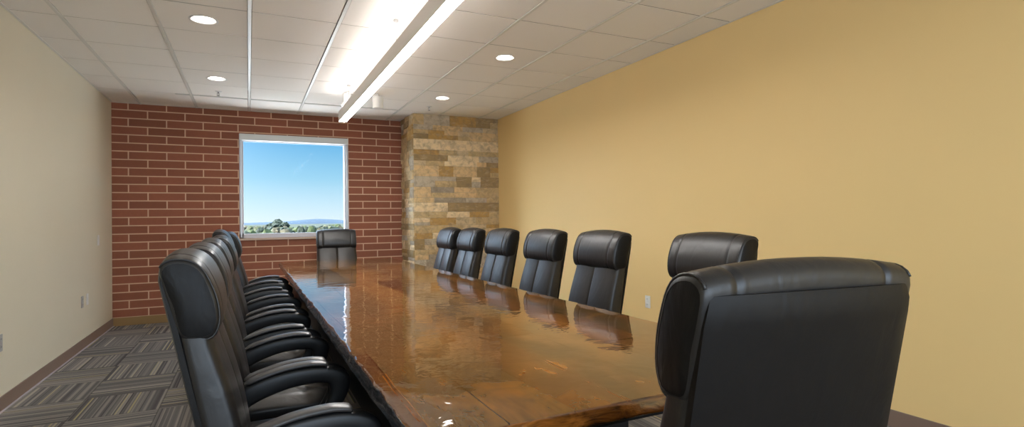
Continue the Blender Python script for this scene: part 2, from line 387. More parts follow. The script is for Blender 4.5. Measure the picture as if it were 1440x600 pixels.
# ceiling: lay-in tiles on a T-bar grid
T = 0.6096; GX, GY = -1.2018, 4.9146
xs = [XL] + [GX + T * i for i in range(0, 8)] + [XR]
ys = [GY + T * j for j in range(-13, 6)]; ys = [YB] + [y for y in ys if y > YB + 0.05] + [YF]
DL = [(GX + 1.5 * T, GY - 0.5 * T), (GX + 1.5 * T, GY + 2.5 * T), (GX + 5.5 * T, GY - 0.5 * T), (GX + 5.5 * T, GY + 2.5 * T),
      (GX + 1.5 * T, GY - 3.5 * T), (GX + 5.5 * T, GY - 3.5 * T), (GX + 1.5 * T, GY - 6.5 * T), (GX + 5.5 * T, GY - 6.5 * T)]
DR = 0.085
bm = bmesh.new()
gx_, gy_ = 0.0155, 0.004
for i in range(len(xs) - 1):
    for j in range(len(ys) - 1):
        x0, x1 = xs[i] + (gx_ if i else 0), xs[i + 1] - (gx_ if i < len(xs) - 2 else 0)
        y0, y1 = ys[j] + (gy_ if j else 0), ys[j + 1] - (gy_ if j < len(ys) - 2 else 0)
        hit = [d for d in DL if x0 < d[0] < x1 and y0 < d[1] < y1]
        if not hit:
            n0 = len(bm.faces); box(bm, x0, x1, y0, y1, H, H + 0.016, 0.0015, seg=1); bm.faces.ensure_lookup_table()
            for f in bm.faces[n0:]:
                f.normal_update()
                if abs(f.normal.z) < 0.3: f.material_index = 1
            continue
        # tile with a round opening for the downlight
        cx, cy = hit[0]; n = 32
        circ = [Vector((cx + DR * math.cos(2 * PI * k / n), cy + DR * math.sin(2 * PI * k / n), H)) for k in range(n)]
        sq = []
        for k in range(n):
            a = 2 * PI * k / n; dx, dy = math.cos(a), math.sin(a)
            tx = ((x1 - cx) if dx > 0 else (x0 - cx)) / dx if abs(dx) > 1e-6 else 1e9
            ty = ((y1 - cy) if dy > 0 else (y0 - cy)) / dy if abs(dy) > 1e-6 else 1e9
            t_ = min(tx, ty); sq.append(Vector((cx + dx * t_, cy + dy * t_, H)))
        loft(bm, [sq, circ, [p_ + Vector((0, 0, 0.016)) for p_ in circ]], cap=False)
        for sx_, sy_ in ((x0, y0), (x1, y0), (x1, y1), (x0, y1)):
            q = sorted(range(n), key=lambda k: (sq[k] - Vector((sx_, sy_, H))).length)[:2]
            a_, b_ = bm.verts.new(sq[q[0]]), bm.verts.new(sq[q[1]]); c0 = bm.verts.new((sx_, sy_, H)); bm.faces.new((a_, b_, c0))
ceil = struct(link('ceiling', bm, [MAT['tile'], simple('unfinished shadow-dark tile edge', srgb(120, 108, 94), 0.9)]))  # brown unfinished edges, kept dark to draw the joint shadow
bm = bmesh.new()
SLOT_Y = GY + 4 * T
for i, x in enumerate(xs[1:-1]): box(bm, x - 0.012, x + 0.012, YB, YF, H - 0.006, H + 0.012, 0.001, seg=1)
gobj = link('ceiling_grid', bm, MAT['grid'], ceil)
bm = bmesh.new()
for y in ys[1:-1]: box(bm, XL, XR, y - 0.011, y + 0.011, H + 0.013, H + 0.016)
link('cross_tees', bm, simple('shadowed tee metal', srgb(150, 142, 132), 0.7), ceil)  # tee colour darkened to paint the thin shadow line between tiles
bm = bmesh.new()
box(bm, XL, XL + 0.02, YB, YF, H - 0.004, H, 0.001); box(bm, XR - 0.02, XR, YB, CY, H - 0.004, H, 0.001)
box(bm, XL + 0.02, CX, YF - 0.02, YF, H - 0.004, H, 0.001)
link('wall_angle', bm, MAT['grid'], ceil)
bm = bmesh.new(); box(bm, XL - 0.15, XR + 0.15, YB - 0.15, YF + 0.2, 3.0, 3.1); struct(link('ceiling', bm, MAT['grey_plastic']))

# wall base
def basebd(name, x0, x1, y0, y1, mat):
    bm = bmesh.new(); box(bm, x0, x1, y0, y1, 0.0, 0.1, 0.002, seg=1); struct(link(name, bm, mat))
basebd('baseboard_left', XL, XL + 0.008, YB, YF, MAT['base_rubber'])
basebd('baseboard_right', XR - 0.008, XR, YB, CY, MAT['base_rubber'])
basebd('baseboard_far', XL + 0.008, CX, YF - 0.008, YF, MAT['base_far'])
basebd('baseboard_back', XL, XR, YB, YB + 0.008, MAT['base_rubber'])
# cove base toe on the left wall, floor-edge highlight painted pale
bm = bmesh.new(); box(bm, XL + 0.008, XL + 0.022, YB, YF - 0.01, 0.0, 0.008, 0.002, seg=1); struct(link('trim_1', bm, simple('base toe highlight', srgb(178, 170, 176), 0.35)))

# stone pier
def stone_pier():
    rnd = random.Random(11); bm = bmesh.new(); lay = bm.loops.layers.float_color.new('tone')
    def block(axis, a0, a1, z0, z1, out, tone):
        g = 0.0015; a0 += g; a1 -= g; z0 += g; z1 -= g; nu = max(2, int((a1 - a0) / 0.03)); nv = max(2, int((z1 - z0) / 0.03))
        seed = rnd.random() * 50; grid = []
        for j in range(nv + 1):
            row = []
            for i in range(nu + 1):
                a = a0 + (a1 - a0) * i / nu; z = z0 + (z1 - z0) * j / nv
                e = min(i, nu - i, j, nv - j)
                d = out + 0.012 * (noise.noise(Vector((a * 11 + seed, z * 14, seed))) ) + (0 if e else -0.006)
                d = max(d, 0.002)
                row.append(bm.verts.new((a, CY - d, z) if axis == 'x' else (CX - d, a, z)))
            grid.append(row)
        fs = []
        for j in range(nv):
            for i in range(nu):
                q = (grid[j][i], grid[j][i + 1], grid[j + 1][i + 1], grid[j + 1][i])
                fs.append(bm.faces.new(q if axis == 'x' else q[::-1]))
        rim = [grid[0][i] for i in range(nu + 1)] + [grid[j][nu] for j in range(1, nv + 1)] + [grid[nv][i] for i in range(nu - 1, -1, -1)] + [grid[j][0] for j in range(nv - 1, 0, -1)]
        back = [bm.verts.new((v.co.x, CY + 0.03, v.co.z) if axis == 'x' else (CX + 0.03, v.co.y, v.co.z)) for v in rim]
        m = len(rim)
        for k in range(m): fs.append(bm.faces.new((rim[k], back[k], back[(k + 1) % m], rim[(k + 1) % m])))
        for f in fs:
            f.smooth = False
            for lp in f.loops: lp[lay] = (tone, tone, tone, 1)
    for axis, A0, A1 in (('x', CX, XR), ('y', CY, YF)):
        z = 0.0; 
        while z < H - 0.001:
            h = rnd.choice((0.07, 0.085, 0.105, 0.13, 0.15)); 
            if H - z - h < 0.05: h = H - z
            a = A0 - (0.0 if axis == 'x' else 0.0)
            while a < A1 - 0.001:
                wdt = rnd.uniform(0.14, 0.5) if axis == 'x' else rnd.uniform(0.16, 0.34)
                if A1 - a - wdt < 0.09: wdt = A1 - a
                if h > 0.1 and rnd.random() < 0.35 and wdt < 0.36:
                    k = rnd.uniform(0.4, 0.6)
                    block(axis, a, a + wdt, z, z + h * k, rnd.uniform(0.006, 0.022), rnd.random())
                    block(axis, a, a + wdt, z + h * k, z + h, rnd.uniform(0.006, 0.022), rnd.random())
                else: block(axis, a, a + wdt, z, z + h, rnd.uniform(0.006, 0.024), rnd.random())
                a += wdt
            z += h
    box(bm, CX + 0.004, XR, CY + 0.004, YF, 0, H)
    o = link('wall_pier', bm, MAT['stone']); return struct(o)
stone_pier()

# far window: frame, glass, shade cassette and side channels, sill
win = struct(empty('window_1', ((WX0 + WX1) / 2, YF, WZ0)))
def wpart(name, boxes, mat, bev=0.003):
    bm = bmesh.new(); cx = (WX0 + WX1) / 2
    for b in boxes: box(bm, b[0] - cx, b[1] - cx, b[2], b[3], b[4] - WZ0, b[5] - WZ0, bev)
    return link(name, bm, mat, win)
wpart('window_frame', [(WX0, WX0 + 0.05, 0.0, 0.12, WZ0, WZ1), (WX1 - 0.055, WX1, 0.0, 0.12, WZ0, WZ1), (WX0, WX1, 0.0, 0.12, WZ0, WZ0 + 0.06), (WX0, WX1, 0.02, 0.12, WZ1 - 0.06, WZ1)], MAT['vinyl'])
wpart('side_channel', [(WX0 + 0.012, WX0 + 0.034, -0.012, 0.0, WZ0 + 0.01, WZ1 - 0.08)], MAT['alu'])
wpart('side_channel', [(WX1 - 0.038, WX1 - 0.014, -0.012, 0.0, WZ0 + 0.01, WZ1 - 0.08)], MAT['alu'])
wpart('shade_cassette', [(WX0 + 0.002, WX1 - 0.006, -0.055, 0.02, WZ1 - 0.088, WZ1 - 0.004)], MAT['shade'], 0.008)
wpart('shade_hem_bar', [(WX0 + 0.052, WX1 - 0.056, 0.03, 0.045, WZ1 - 0.1, WZ1 - 0.085)], MAT['alu'])
wpart('pane', [(WX0 + 0.045, WX1 - 0.05, 0.07, 0.078, WZ0 + 0.055, WZ1 - 0.055)], MAT['glass'], 0)
wpart('sill', [(WX0 - 0.01, WX1 + 0.01, -0.022, 0.03, WZ0 - 0.028, WZ0 - 0.002)], MAT['sill'])

# ------------------------------------------------------------------ table
TX0, TX1, TY0, TY1, TZ = 0.325, 1.665, 1.16, 7.08, 0.76
table = empty('conference_table', ((TX0 + TX1) / 2, (TY0 + TY1) / 2, 0))
tag(table, 'long live-edge wood conference table with a glossy coated top', 'table')
def nz(a, b, s=1.0): return noise.noise(Vector((a * s, b * 7.3, 1.7)))
def table_top():
    bm = bmesh.new(); cx, cy = (TX0 + TX1) / 2, (TY0 + TY1) / 2
    ring = []   # outline (x, y, side)
    NL, NS = 240, 60
    for k in range(NL): ring.append((TX0, TY1 + (TY0 - TY1) * k / NL, 'l'))
    for k in range(NS): ring.append((TX0 + (TX1 - TX0) * k / NS, TY0, 'f'))
    for k in range(NL): ring.append((TX1, TY0 + (TY1 - TY0) * k / NL, 'r'))
    for k in range(NS): ring.append((TX1 + (TX0 - TX1) * k / NS, TY1, 'b'))
    nrm = {'l': (-1, 0), 'r': (1, 0), 'f': (0, -1), 'b': (0, 1)}
    def P(x, y, sd_, off, z, amp, seed):
        s = x + y
        d = amp * (nz(s, seed, 3.1) + 0.6 * nz(s, seed + 3, 9.0) + 0.35 * nz(s, seed + 5, 24.0))
        n = nrm[sd_]; k = 1.0
        return Vector((x - cx + n[0] * (off + d), y - cy + n[1] * (off + d), z))
    levels = [(-0.010, TZ, 0.012, 1), (-0.003, TZ - 0.003, 0.012, 1), (0.003, TZ - 0.010, 0.012, 1), (0.007, TZ - 0.022, 0.010, 2), (0.012, TZ - 0.033, 0.008, 3), (0.006, TZ - 0.043, 0.006, 4), (-0.03, TZ - 0.046, 0.004, 4)]
    rings = []
    for off, z, amp, seed in levels:
        r = []
        for x, y, sd_ in ring:
            a = amp if sd_ in 'lr' else amp * 0.35
            r.append(P(x, y, sd_, off if sd_ in 'lr' else off * 0.5, z, a, seed))
        rings.append([bm.verts.new(p_) for p_ in r])
    n = len(ring)
    for q, (a, b) in enumerate(zip(rings[:-1], rings[1:])):
        for i in range(n):
            f = bm.faces.new((a[i], a[(i + 1) % n], b[(i + 1) % n], b[i])); f.smooth = True
            sd_ = ring[i][2]; f.material_index = 0 if q < 1 else (1 if sd_ in 'lr' else 2)
    # top surface: strips between left and right outline
    L = rings[0][0:NL + 1]; R_ = rings[0][NL + NS:2 * NL + NS + 1][::-1]
    L = L; f = bm.faces.new(rings[0]); f.material_index = 0
    f = bm.faces.new(rings[-1][::-1]); f.material_index = 1
    return link('tabletop', bm, [MAT['wood'], MAT['bark'], MAT['endgrain']], table)
tt = table_top()
def rel(bm): bmesh.ops.translate(bm, verts=bm.verts[:], vec=(-(TX0 + TX1) / 2, -(TY0 + TY1) / 2, 0))
bm = bmesh.new()
for a in ((TX0 + 0.12, TX0 + 0.16, TY0 + 0.12, TY1 - 0.12), (TX1 - 0.16, TX1 - 0.12, TY0 + 0.12, TY1 - 0.12), (TX0 + 0.16, TX1 - 0.16, TY0 + 0.12, TY0 + 0.16), (TX0 + 0.16, TX1 - 0.16, TY1 - 0.16, TY1 - 0.12), (TX0 + 0.16, TX1 - 0.16, 4.1, 4.14)):
    box(bm, a[0], a[1], a[2], a[3], TZ - 0.106, TZ - 0.044, 0.003)
rel(bm); link('steel_frame', bm, MAT['steel_black'], table)
for x0 in (TX0 + 0.10, TX1 - 0.118):
    bm = bmesh.new(); box(bm, x0, x0 + 0.018, TY0 + 0.16, TY1 - 0.16, 0.44, TZ - 0.048, 0.002); rel(bm); link('apron', bm, MAT['steel_black'], table)
for y in (1.75, 3.35, 4.9, 6.5):
    bm = bmesh.new()
    box(bm, 0.70, 1.29, y - 0.05, y + 0.05, 0.03, TZ - 0.1, 0.006); box(bm, 0.56, 1.43, y - 0.11, y + 0.11, 0.0, 0.03, 0.006)
    box(bm, 0.56, 1.43, y - 0.09, y + 0.09, TZ - 0.105, TZ - 0.05, 0.004)
    rel(bm); link('pedestal', bm, MAT['steel_black'], table)

# ------------------------------------------------------------------ chair
def yrear(z): return -0.18 - 0.21 * (z - 0.5)
def build_chair(loc, rz):
    root = empty('office_chair', loc, rz)
    # --- backrest cushion
    bm = bmesh.new(); rings = []
    zs = [0.43 + 0.52 * k / 26 for k in range(27)]
    def section(hw, yr, yf, r=0.03, lobes=True, inset=0.0):
        pts = []; hw -= inset; y0, y1 = yr + inset, yf - inset; r = min(r, (y1 - y0) / 2 - 0.001)
        def arc(cx, cy, a0, a1, n=5): return [(cx + r * math.cos(a0 + (a1 - a0) * k / n), cy + r * math.sin(a0 + (a1 - a0) * k / n)) for k in range(n + 1)]
        pts += arc(-hw + r, y0 + r, -PI, -PI / 2); pts += [(-hw + r + (2 * hw - 2 * r) * k / 10, y0) for k in range(1, 10)]
        pts += arc(hw - r, y0 + r, -PI / 2, 0); pts += arc(hw - r, y1 - r, 0, PI / 2)
        for k in range(1, 48):
            x = hw - r - (2 * hw - 2 * r) * k / 48
            b = 0.0
            if lobes:
                b = 0.007 * (1 - (abs(abs(x) - 0.11) / 0.11) ** 2) if abs(x) < 0.22 else 0.0
                if abs(x) < 0.006: b -= 0.005
            pts.append((x, y1 + b))
        pts += arc(-hw + r, y1 - r, PI / 2, PI)
        return pts
    for k, z in enumerate(zs):
        t = (z - 0.43) / 0.52
        hw = 0.262 - 0.022 * t; 
        if z < 0.47: hw -= (0.47 - z) * 0.6
        yf = yrear(z) + 0.090 + 0.016 * math.sin(PI * min(1, t * 1.15))
        rings.append([Vector((x, y, z)) for x, y in section(hw, yrear(z), yf)])
    loft(bm, rings); link('backrest', bm, MAT['leather'], root, True, 50)
    # --- rear panel
    bm = bmesh.new(); rings = []
    for k in range(25):
        t = k / 24; z = 0.455 + (1.098 - 0.455) * t; hw = 0.248 - 0.012 * t; e = 0
        if t < 0.04 or t > 0.985: e = 0.006
        if z > 1.06: hw -= (z - 1.06) * 0.25
        yr = yrear(z) - 0.007 + e; ring = []
        for i in range(25):
            u = -1 + 2 * i / 24; ring.append(Vector((u * hw, yr - 0.010 * (1 - abs(u) ** 2.6) * (1 if 0 < k < 24 else 0.6) - (0.002 if abs(u) < 0.97 else -0.002), z)))
        for i in range(25):
            u = 1 - 2 * i / 24; ring.append(Vector((u * hw, yrear(z) + 0.01, z)))
        rings.append(ring)
    loft(bm, rings); link('back_panel', bm, MAT['leather_rear'], root, True, 40)
    # --- headrest pillow: side profile swept across the chair
    prof = smoothcurve([(-0.250, 0.905), (-0.212, 0.897), (-0.174, 0.905), (-0.156, 0.945), (-0.158, 1.0), (-0.172, 1.050), (-0.198, 1.103), (-0.232, 1.129), (-0.278, 1.133), (-0.306, 1.112), (-0.300, 1.065), (-0.288, 1.01), (-0.270, 0.95)], 3, True)
    pc = Vector((-0.235, 1.01, 0)); HW = 0.243
    xsn = [-HW, -HW + 0.002, -HW + 0.006, -HW + 0.013, -HW + 0.022]; xsn += [-0.205, -0.19, -0.178, -0.174, -0.170, -0.166, -0.155, -0.13, -0.1, -0.06, -0.02]
    xsn = xsn + [-x for x in xsn[::-1]]; rings = []; bm = bmesh.new()
    def hp(x, p_, grow=0.0):
        e = HW - abs(x); ins = 0.0
        if e < 0.02: ins = 0.014 * (1 - math.sqrt(max(0, 1 - ((0.02 - e) / 0.02) ** 2)))
        if abs(abs(x) - 0.172) < 0.005: ins += 0.0035
        d = (Vector((p_[0], p_[1], 0)) - pc); L = d.length; d = d * ((L - ins + grow) / L)
        q = pc + d; cr = 1 - (x / HW) ** 2; top = max(0, (q.y - 0.98) / 0.16)
        fr = max(0, (q.x + 0.20) / 0.05)
        return Vector((x, q.x + 0.008 * cr * fr, q.y + 0.020 * cr * top))
    for x in xsn: rings.append([hp(x, p_) for p_ in prof])
    loft(bm, rings, cap=False)
    hd = link('headrest', bm, MAT['leather'], root, True, 60)
    for sgn in (-1, 1):
        bm = bmesh.new(); r0 = [hp(sgn * HW, p_) for p_ in prof]; c = Vector((sgn * (HW + 0.004), pc.x, pc.y))
        rr = []; m_ = len(r0)
        for f_ in (1.0, 0.9, 0.72, 0.45, 0.2):
            ring = []
            for i, p_ in enumerate(r0):
                q = c + (p_ - c) * f_; q.x = sgn * (HW - 0.001 + 0.007 * (1 - f_ ** 3) + (0.0016 * math.sin(i * 2.3) if 0.85 < f_ < 0.95 else 0)); ring.append(q)
            rr.append(ring)
        loft(bm, rr, cap=False)
        bm.verts.ensure_lookup_table(); bm.faces.new(bm.verts[4 * m_:5 * m_])
        link('side_panel', bm, MAT['leather_side'], hd, True)
        bm = bmesh.new(); tube(bm, [hp(sgn * (HW - 0.006), p_, 0.001) for p_ in prof[3:28]], 0.0032, 6)
        link('piping', bm, MAT['piping'], hd, True)
    # --- seat
    bm = bmesh.new(); rings = []
    def sgnp(v, e): return math.copysign(abs(v) ** e, v)
    N = 72; cxs, cys = 0.0, 0.055
    for j in range(0, 29):
        ph = -PI / 2 + PI * j / 28; cr_, sr_ = sgnp(math.cos(ph), 0.28), sgnp(math.sin(ph), 0.5)
        ring = []
        for i in range(N):
            th = 2 * PI * i / N; x = 0.252 * cr_ * sgnp(math.cos(th), 0.42); y = cys + 0.245 * cr_ * sgnp(math.sin(th), 0.42); z = 0.455 + 0.052 * sr_
            if sr_ > 0.2:
                q = 0.0
                for gx0 in (-0.085, 0.085): q -= 0.008 * math.exp(-((x - gx0) / 0.010) ** 2)
                q -= 0.009 * math.exp(-((y - 0.13) / 0.010) ** 2)
                q += 0.006 * math.cos(x * 36.9) - 0.05 * max(0, y - 0.17) ** 1.2
                z += q * min(1, (sr_ - 0.2) * 2)
            ring.append(Vector((x, y, z)))
        rings.append(ring)
    loft(bm, rings); bmesh.ops.remove_doubles(bm, verts=bm.verts[:], dist=1e-5)
    link('seat', bm, MAT['leather'], root, True, 60)
    # --- armrests
    for sgn in (-1, 1):
        X = sgn * 0.292
        outer = smoothcurve([(-0.150, 0.500), (-0.128, 0.590), (-0.05, 0.632), (0.06, 0.656), (0.17, 0.658), (0.250, 0.640), (0.290, 0.598), (0.275, 0.530), (0.232, 0.465), (0.180, 0.410),
                             (0.06, 0.388), (-0.05, 0.402), (-0.125, 0.440)], 4, True)
        inner = smoothcurve([(-0.112, 0.490), (-0.088, 0.530), (-0.03, 0.560), (0.06, 0.586), (0.15, 0.594), (0.198, 0.586), (0.208, 0.564), (0.205, 0.530), (0.172, 0.472), (0.135, 0.432),
                             (0.05, 0.418), (-0.04, 0.430), (-0.098, 0.460)], 4, True)
        bm = bmesh.new(); rings = []
        for po, pi2 in zip(outer, inner):
            mid = (po + pi2) / 2; hv = (po - pi2) / 2; zz = mid.y; hw = 0.020 + 0.006 * min(1, max(0, (zz - 0.5) / 0.1))
            ring = []
            for k in range(16):
                a = 2 * PI * k / 16; ca, sa = sgnp(math.cos(a), 0.5), sgnp(math.sin(a), 0.5)
                ring.append(Vector((X + ca * hw, mid.x + hv.x * sa, mid.y + hv.y * sa)))
            rings.append(ring)
        rings.append(rings[0]); loft(bm, rings, cap=False); bmesh.ops.remove_doubles(bm, verts=bm.verts[:], dist=1e-6)
        # bracket to the seat pan
        box(bm, min(X, X - sgn * 0.06), max(X, X - sgn * 0.06), 0.02, 0.12, 0.385, 0.405, 0.004)
        ar = link('armrest', bm, MAT['plastic_black'], root, True, 50)
        bm = bmesh.new(); pp = smoothcurve([(-0.100, 0.622), (-0.05, 0.640), (0.02, 0.659), (0.08, 0.668), (0.14, 0.671), (0.185, 0.666), (0.203, 0.660)], 4); rings = []
        for i, p_ in enumerate(pp):
            e = min(i, len(pp) - 1 - i); sc = min(1.0, 0.35 + 0.3 * e)
            ring = []
            for k in range(16):
                a = 2 * PI * k / 16; ca, sa = sgnp(math.cos(a), 0.7), sgnp(math.sin(a), 0.7)
                ring.append(Vector((X + ca * 0.029 * sc, p_.x, p_.y + sa * 0.0095 * sc)))
            rings.append(ring)
        loft(bm, rings); link('arm_pad', bm, MAT['pad'], ar, True, 70)
    # --- mechanism, lift, base, casters
    bm = bmesh.new(); box(bm, -0.17, 0.17, -0.12, 0.19, 0.383, 0.408, 0.008); box(bm, -0.07, 0.07, -0.09, 0.13, 0.335, 0.39, 0.01)
    box(bm, -0.035, 0.035, -0.16, -0.08, 0.35, 0.37, 0.004)
    link('tilt_mechanism', bm, MAT['steel_black'], root)
    bm = bmesh.new(); tube(bm, smoothcurve([(0.06, 0.03, 0.36), (0.16, 0.035, 0.36), (0.22, 0.04, 0.352)], 3), 0.0055, 8); link('lever', bm, MAT['plastic_black'], root, True)
    bm = bmesh.new(); cyl(bm, (0, 0.02, 0.2), 0.015, 0.14, 20); cyl(bm, (0, 0.02, 0.09), 0.027, 0.14, 20); link('gas_lift', bm, MAT['steel_black'], root, True, 40)
    bm = bmesh.new(); lathe(bm, [(0.03, 0.068), (0.045, 0.075), (0.045, 0.115), (0.032, 0.13)], (0, 0.02, 0), 24)
    for k in range(5):
        a = 2 * PI * k / 5 + 0.3; d = Vector((math.cos(a), math.sin(a), 0)); s = Vector((-d.y, d.x, 0)); rings = []
        for t, hw, z0, z1 in ((0.035, 0.026, 0.078, 0.112), (0.12, 0.022, 0.073, 0.103), (0.22, 0.018, 0.066, 0.088), (0.29, 0.015, 0.062, 0.078), (0.305, 0.008, 0.063, 0.073)):
            c = Vector((0, 0.02, 0)) + d * t; rings.append([c + s * hw * a_ + Vector((0, 0, z)) for a_, z in ((-1, z0), (1, z0), (1, z1 - 0.004), (0.6, z1), (-0.6, z1), (-1, z1 - 0.004))])
        loft(bm, rings)
    link('star_base', bm, MAT['plastic_black'], root, True, 35)
    for k in range(5):
        a = 2 * PI * k / 5 + 0.3; bm = bmesh.new(); c = Vector((0.29 * math.cos(a), 0.02 + 0.29 * math.sin(a), 0))
        for o_ in (-0.018, 0.006): cyl(bm, (o_, 0, 0.026), 0.026, 0.012, 20, 'x')
        cyl(bm, (-0.006, 0, 0.026), 0.009, 0.012, 10, 'x'); box(bm, -0.019, 0.019, -0.02, 0.02, 0.03, 0.052, 0.006); cyl(bm, (0, 0, 0.05), 0.006, 0.018, 10)
        bmesh.ops.rotate(bm, verts=bm.verts[:], cent=(0, 0, 0), matrix=Matrix.Rotation(a + 0.6, 3, 'Z')); bmesh.ops.translate(bm, verts=bm.verts[:], vec=c)
        link('caster', bm, MAT['plastic_black'], root, True, 40)
    return root
def copy_tree(o, parent=None):
    c = o.copy(); COL.objects.link(c)
    if parent is not None: c.parent = parent
    for ch in list(o.children): copy_tree(ch, c)
    return c
NEAR = ('near head', (0.985, 0.93, 0), 0.0)
CH = [
 # x, y, turn (deg), z lift, label, group
 (0.957, 0.965, -7, 0.0, 'black leather chair at the near head of the table, smooth rear panel facing the viewer', 'chairs at the table heads'),
 (1.03, 7.245, 180, -0.01, 'black leather chair at the far head of the table, below the window', 'chairs at the table heads'),
 (0.08, 2.04, -90, 0.0, 'black leather chair of the left row closest to the viewer', 'chairs along the left side of the table'),
 (0.08, 2.69, -90, 0.0, 'second black leather chair of the left row counted from the viewer', 'chairs along the left side of the table'),
 (0.07, 3.52, -90, 0.0, 'third black leather chair of the left row counted from the viewer', 'chairs along the left side of the table'),
 (0.08, 4.35, -90, 0.0, 'fourth black leather chair of the left row, third from the brick wall', 'chairs along the left side of the table'),
 (0.045, 5.2, -90, 0.03, 'black leather chair of the left row set highest, second from the brick wall', 'chairs along the left side of the table'),
 (0.09, 6.03, -90, 0.0, 'black leather chair of the left row farthest from the viewer, nearest the brick wall', 'chairs along the left side of the table'),
 (1.925, 2.14, 90, 0.0, 'black leather chair of the right row nearest the viewer, partly behind another chair', 'chairs along the right side of the table'),
 (1.925, 3.12, 90, 0.0, 'second black leather chair of the right row counted from the viewer', 'chairs along the right side of the table'),
 (1.925, 3.91, 90, 0.0, 'third black leather chair of the right row counted from the viewer', 'chairs along the right side of the table'),
 (1.90, 4.70, 90, 0.0, 'fourth black leather chair of the right row counted from the viewer', 'chairs along the right side of the table'),
 (1.90, 5.49, 90, 0.0, 'fifth black leather chair of the right row, second from the stone pier', 'chairs along the right side of the table'),
 (1.88, 6.14, 90, 0.0, 'black leather chair of the right row farthest from the viewer, by the stone pier', 'chairs along the right side of the table'),
]
proto = None
for x, y, rdeg, dz, label, grp in CH:
    if proto is None: proto = o = build_chair((x, y, 0), math.radians(rdeg))
    else:
        o = copy_tree(proto); o.location = (x, y, 0); o.rotation_euler = (0, 0, math.radians(rdeg))
    if dz:   # seat raised or lowered on its gas lift
        for ch in o.children:
            if not ch.name.startswith(('star_base', 'caster', 'gas_lift')): ch.location.z += dz
    tag(o, label, 'chair', grp)

# ------------------------------------------------------------------ pendant light
PX0, PX1, PY0, PY1, PZ0, PZ1 = 0.955, 1.043, 1.9, 6.66, 2.40, 2.515
pend = empty('pendant_light', ((PX0 + PX1) / 2, (PY0 + PY1) / 2, PZ0))
tag(pend, 'long straight aluminium pendant light with glowing white lens, hung over the table', 'light')
def prel(bm): bmesh.ops.translate(bm, verts=bm.verts[:], vec=(-(PX0 + PX1) / 2, -(PY0 + PY1) / 2, -PZ0))
bm = bmesh.new()
box(bm, PX0, PX0 + 0.004, PY0, PY1, PZ0, PZ1); box(bm, PX1 - 0.004, PX1, PY0, PY1, PZ0, PZ1)
box(bm, PX0, PX1, PY0 - 0.004, PY0, PZ0, PZ1); box(bm, PX0, PX1, PY1, PY1 + 0.004, PZ0, PZ1); box(bm, PX0 + 0.004, PX1 - 0.004, PY0, PY1, 2.45, 2.46)
prel(bm); link('housing', bm, MAT['alu_side'], pend)
bm = bmesh.new(); box(bm, PX0 + 0.0045, PX1 - 0.0045, PY0 + 0.001, PY1 - 0.001, PZ0 + 0.001, PZ0 + 0.006); prel(bm); link('lens', bm, MAT['lens'], pend)
bm = bmesh.new(); loft(bm, [[Vector((x, y, z)) for x, z in ((PX0 + 0.006, PZ1 - 0.01), (PX0 + 0.006, PZ1 + 0.004), ((PX0 + PX1) / 2, PZ1 + 0.03), (PX1 - 0.006, PZ1 + 0.004), (PX1 - 0.006, PZ1 - 0.01))] for y in (PY0 + 0.002, PY1 - 0.002)]); prel(bm); link('upper_lens', bm, MAT['lens_up'], pend)
for y in (2.2, 4.05, 6.2):
    bm = bmesh.new(); tube(bm, [(1.0, y, PZ1 - 0.01), (1.0, y, H)], 0.002, 6); cyl(bm, (1.0, y, H - 0.018), 0.02, 0.018, 16); cyl(bm, (1.0, y, PZ1 - 0.01), 0.006, 0.03, 10)
    prel(bm); link('suspension_cable', bm, MAT['cable'], pend, True, 40)

# ------------------------------------------------------------------ downlights
def downlight(x, y):
    r = empty('downlight', (x, y, H))
    bm = bmesh.new(); lathe_p = [(DR - 0.004, 0.004), (DR + 0.012, 0.001), (DR + 0.014, -0.003), (DR + 0.004, -0.006), (DR - 0.006, -0.003), (DR - 0.016, 0.03), (DR - 0.02, 0.06)]
    rings = [[Vector((q * math.cos(2 * PI * k / 40), q * math.sin(2 * PI * k / 40), z)) for k in range(40)] for q, z in lathe_p]; loft(bm, rings, cap=False)
    link('trim_ring', bm, MAT['white_plastic'], r, True, 60)
    bm = bmesh.new(); lathe(bm, [(DR - 0.022, 0.026), (DR - 0.019, 0.022), (DR - 0.017, 0.018), (0.02, 0.016)], (0, 0, 0), 40); link('lamp', bm, MAT['downlight'], r, True)
    return r
dlab = ['round recessed downlight at the upper left of the ceiling, the nearer of the left pair',
        'round recessed downlight at left above the brick wall, the farther of the left pair',
        'round recessed downlight right of the pendant light, the nearer of the right pair',
        'round recessed downlight above the stone pier, the farther of the right pair',
        'recessed ceiling downlight out of frame above the near left chair', 'recessed ceiling downlight out of frame above the near right wall',
        'recessed ceiling downlight behind the viewer on the left', 'recessed ceiling downlight behind the viewer on the right']
for i, (x, y) in enumerate(DL):
    if i >= 6: continue
    tag(downlight(x, y), dlab[i], 'light', 'recessed ceiling downlights')

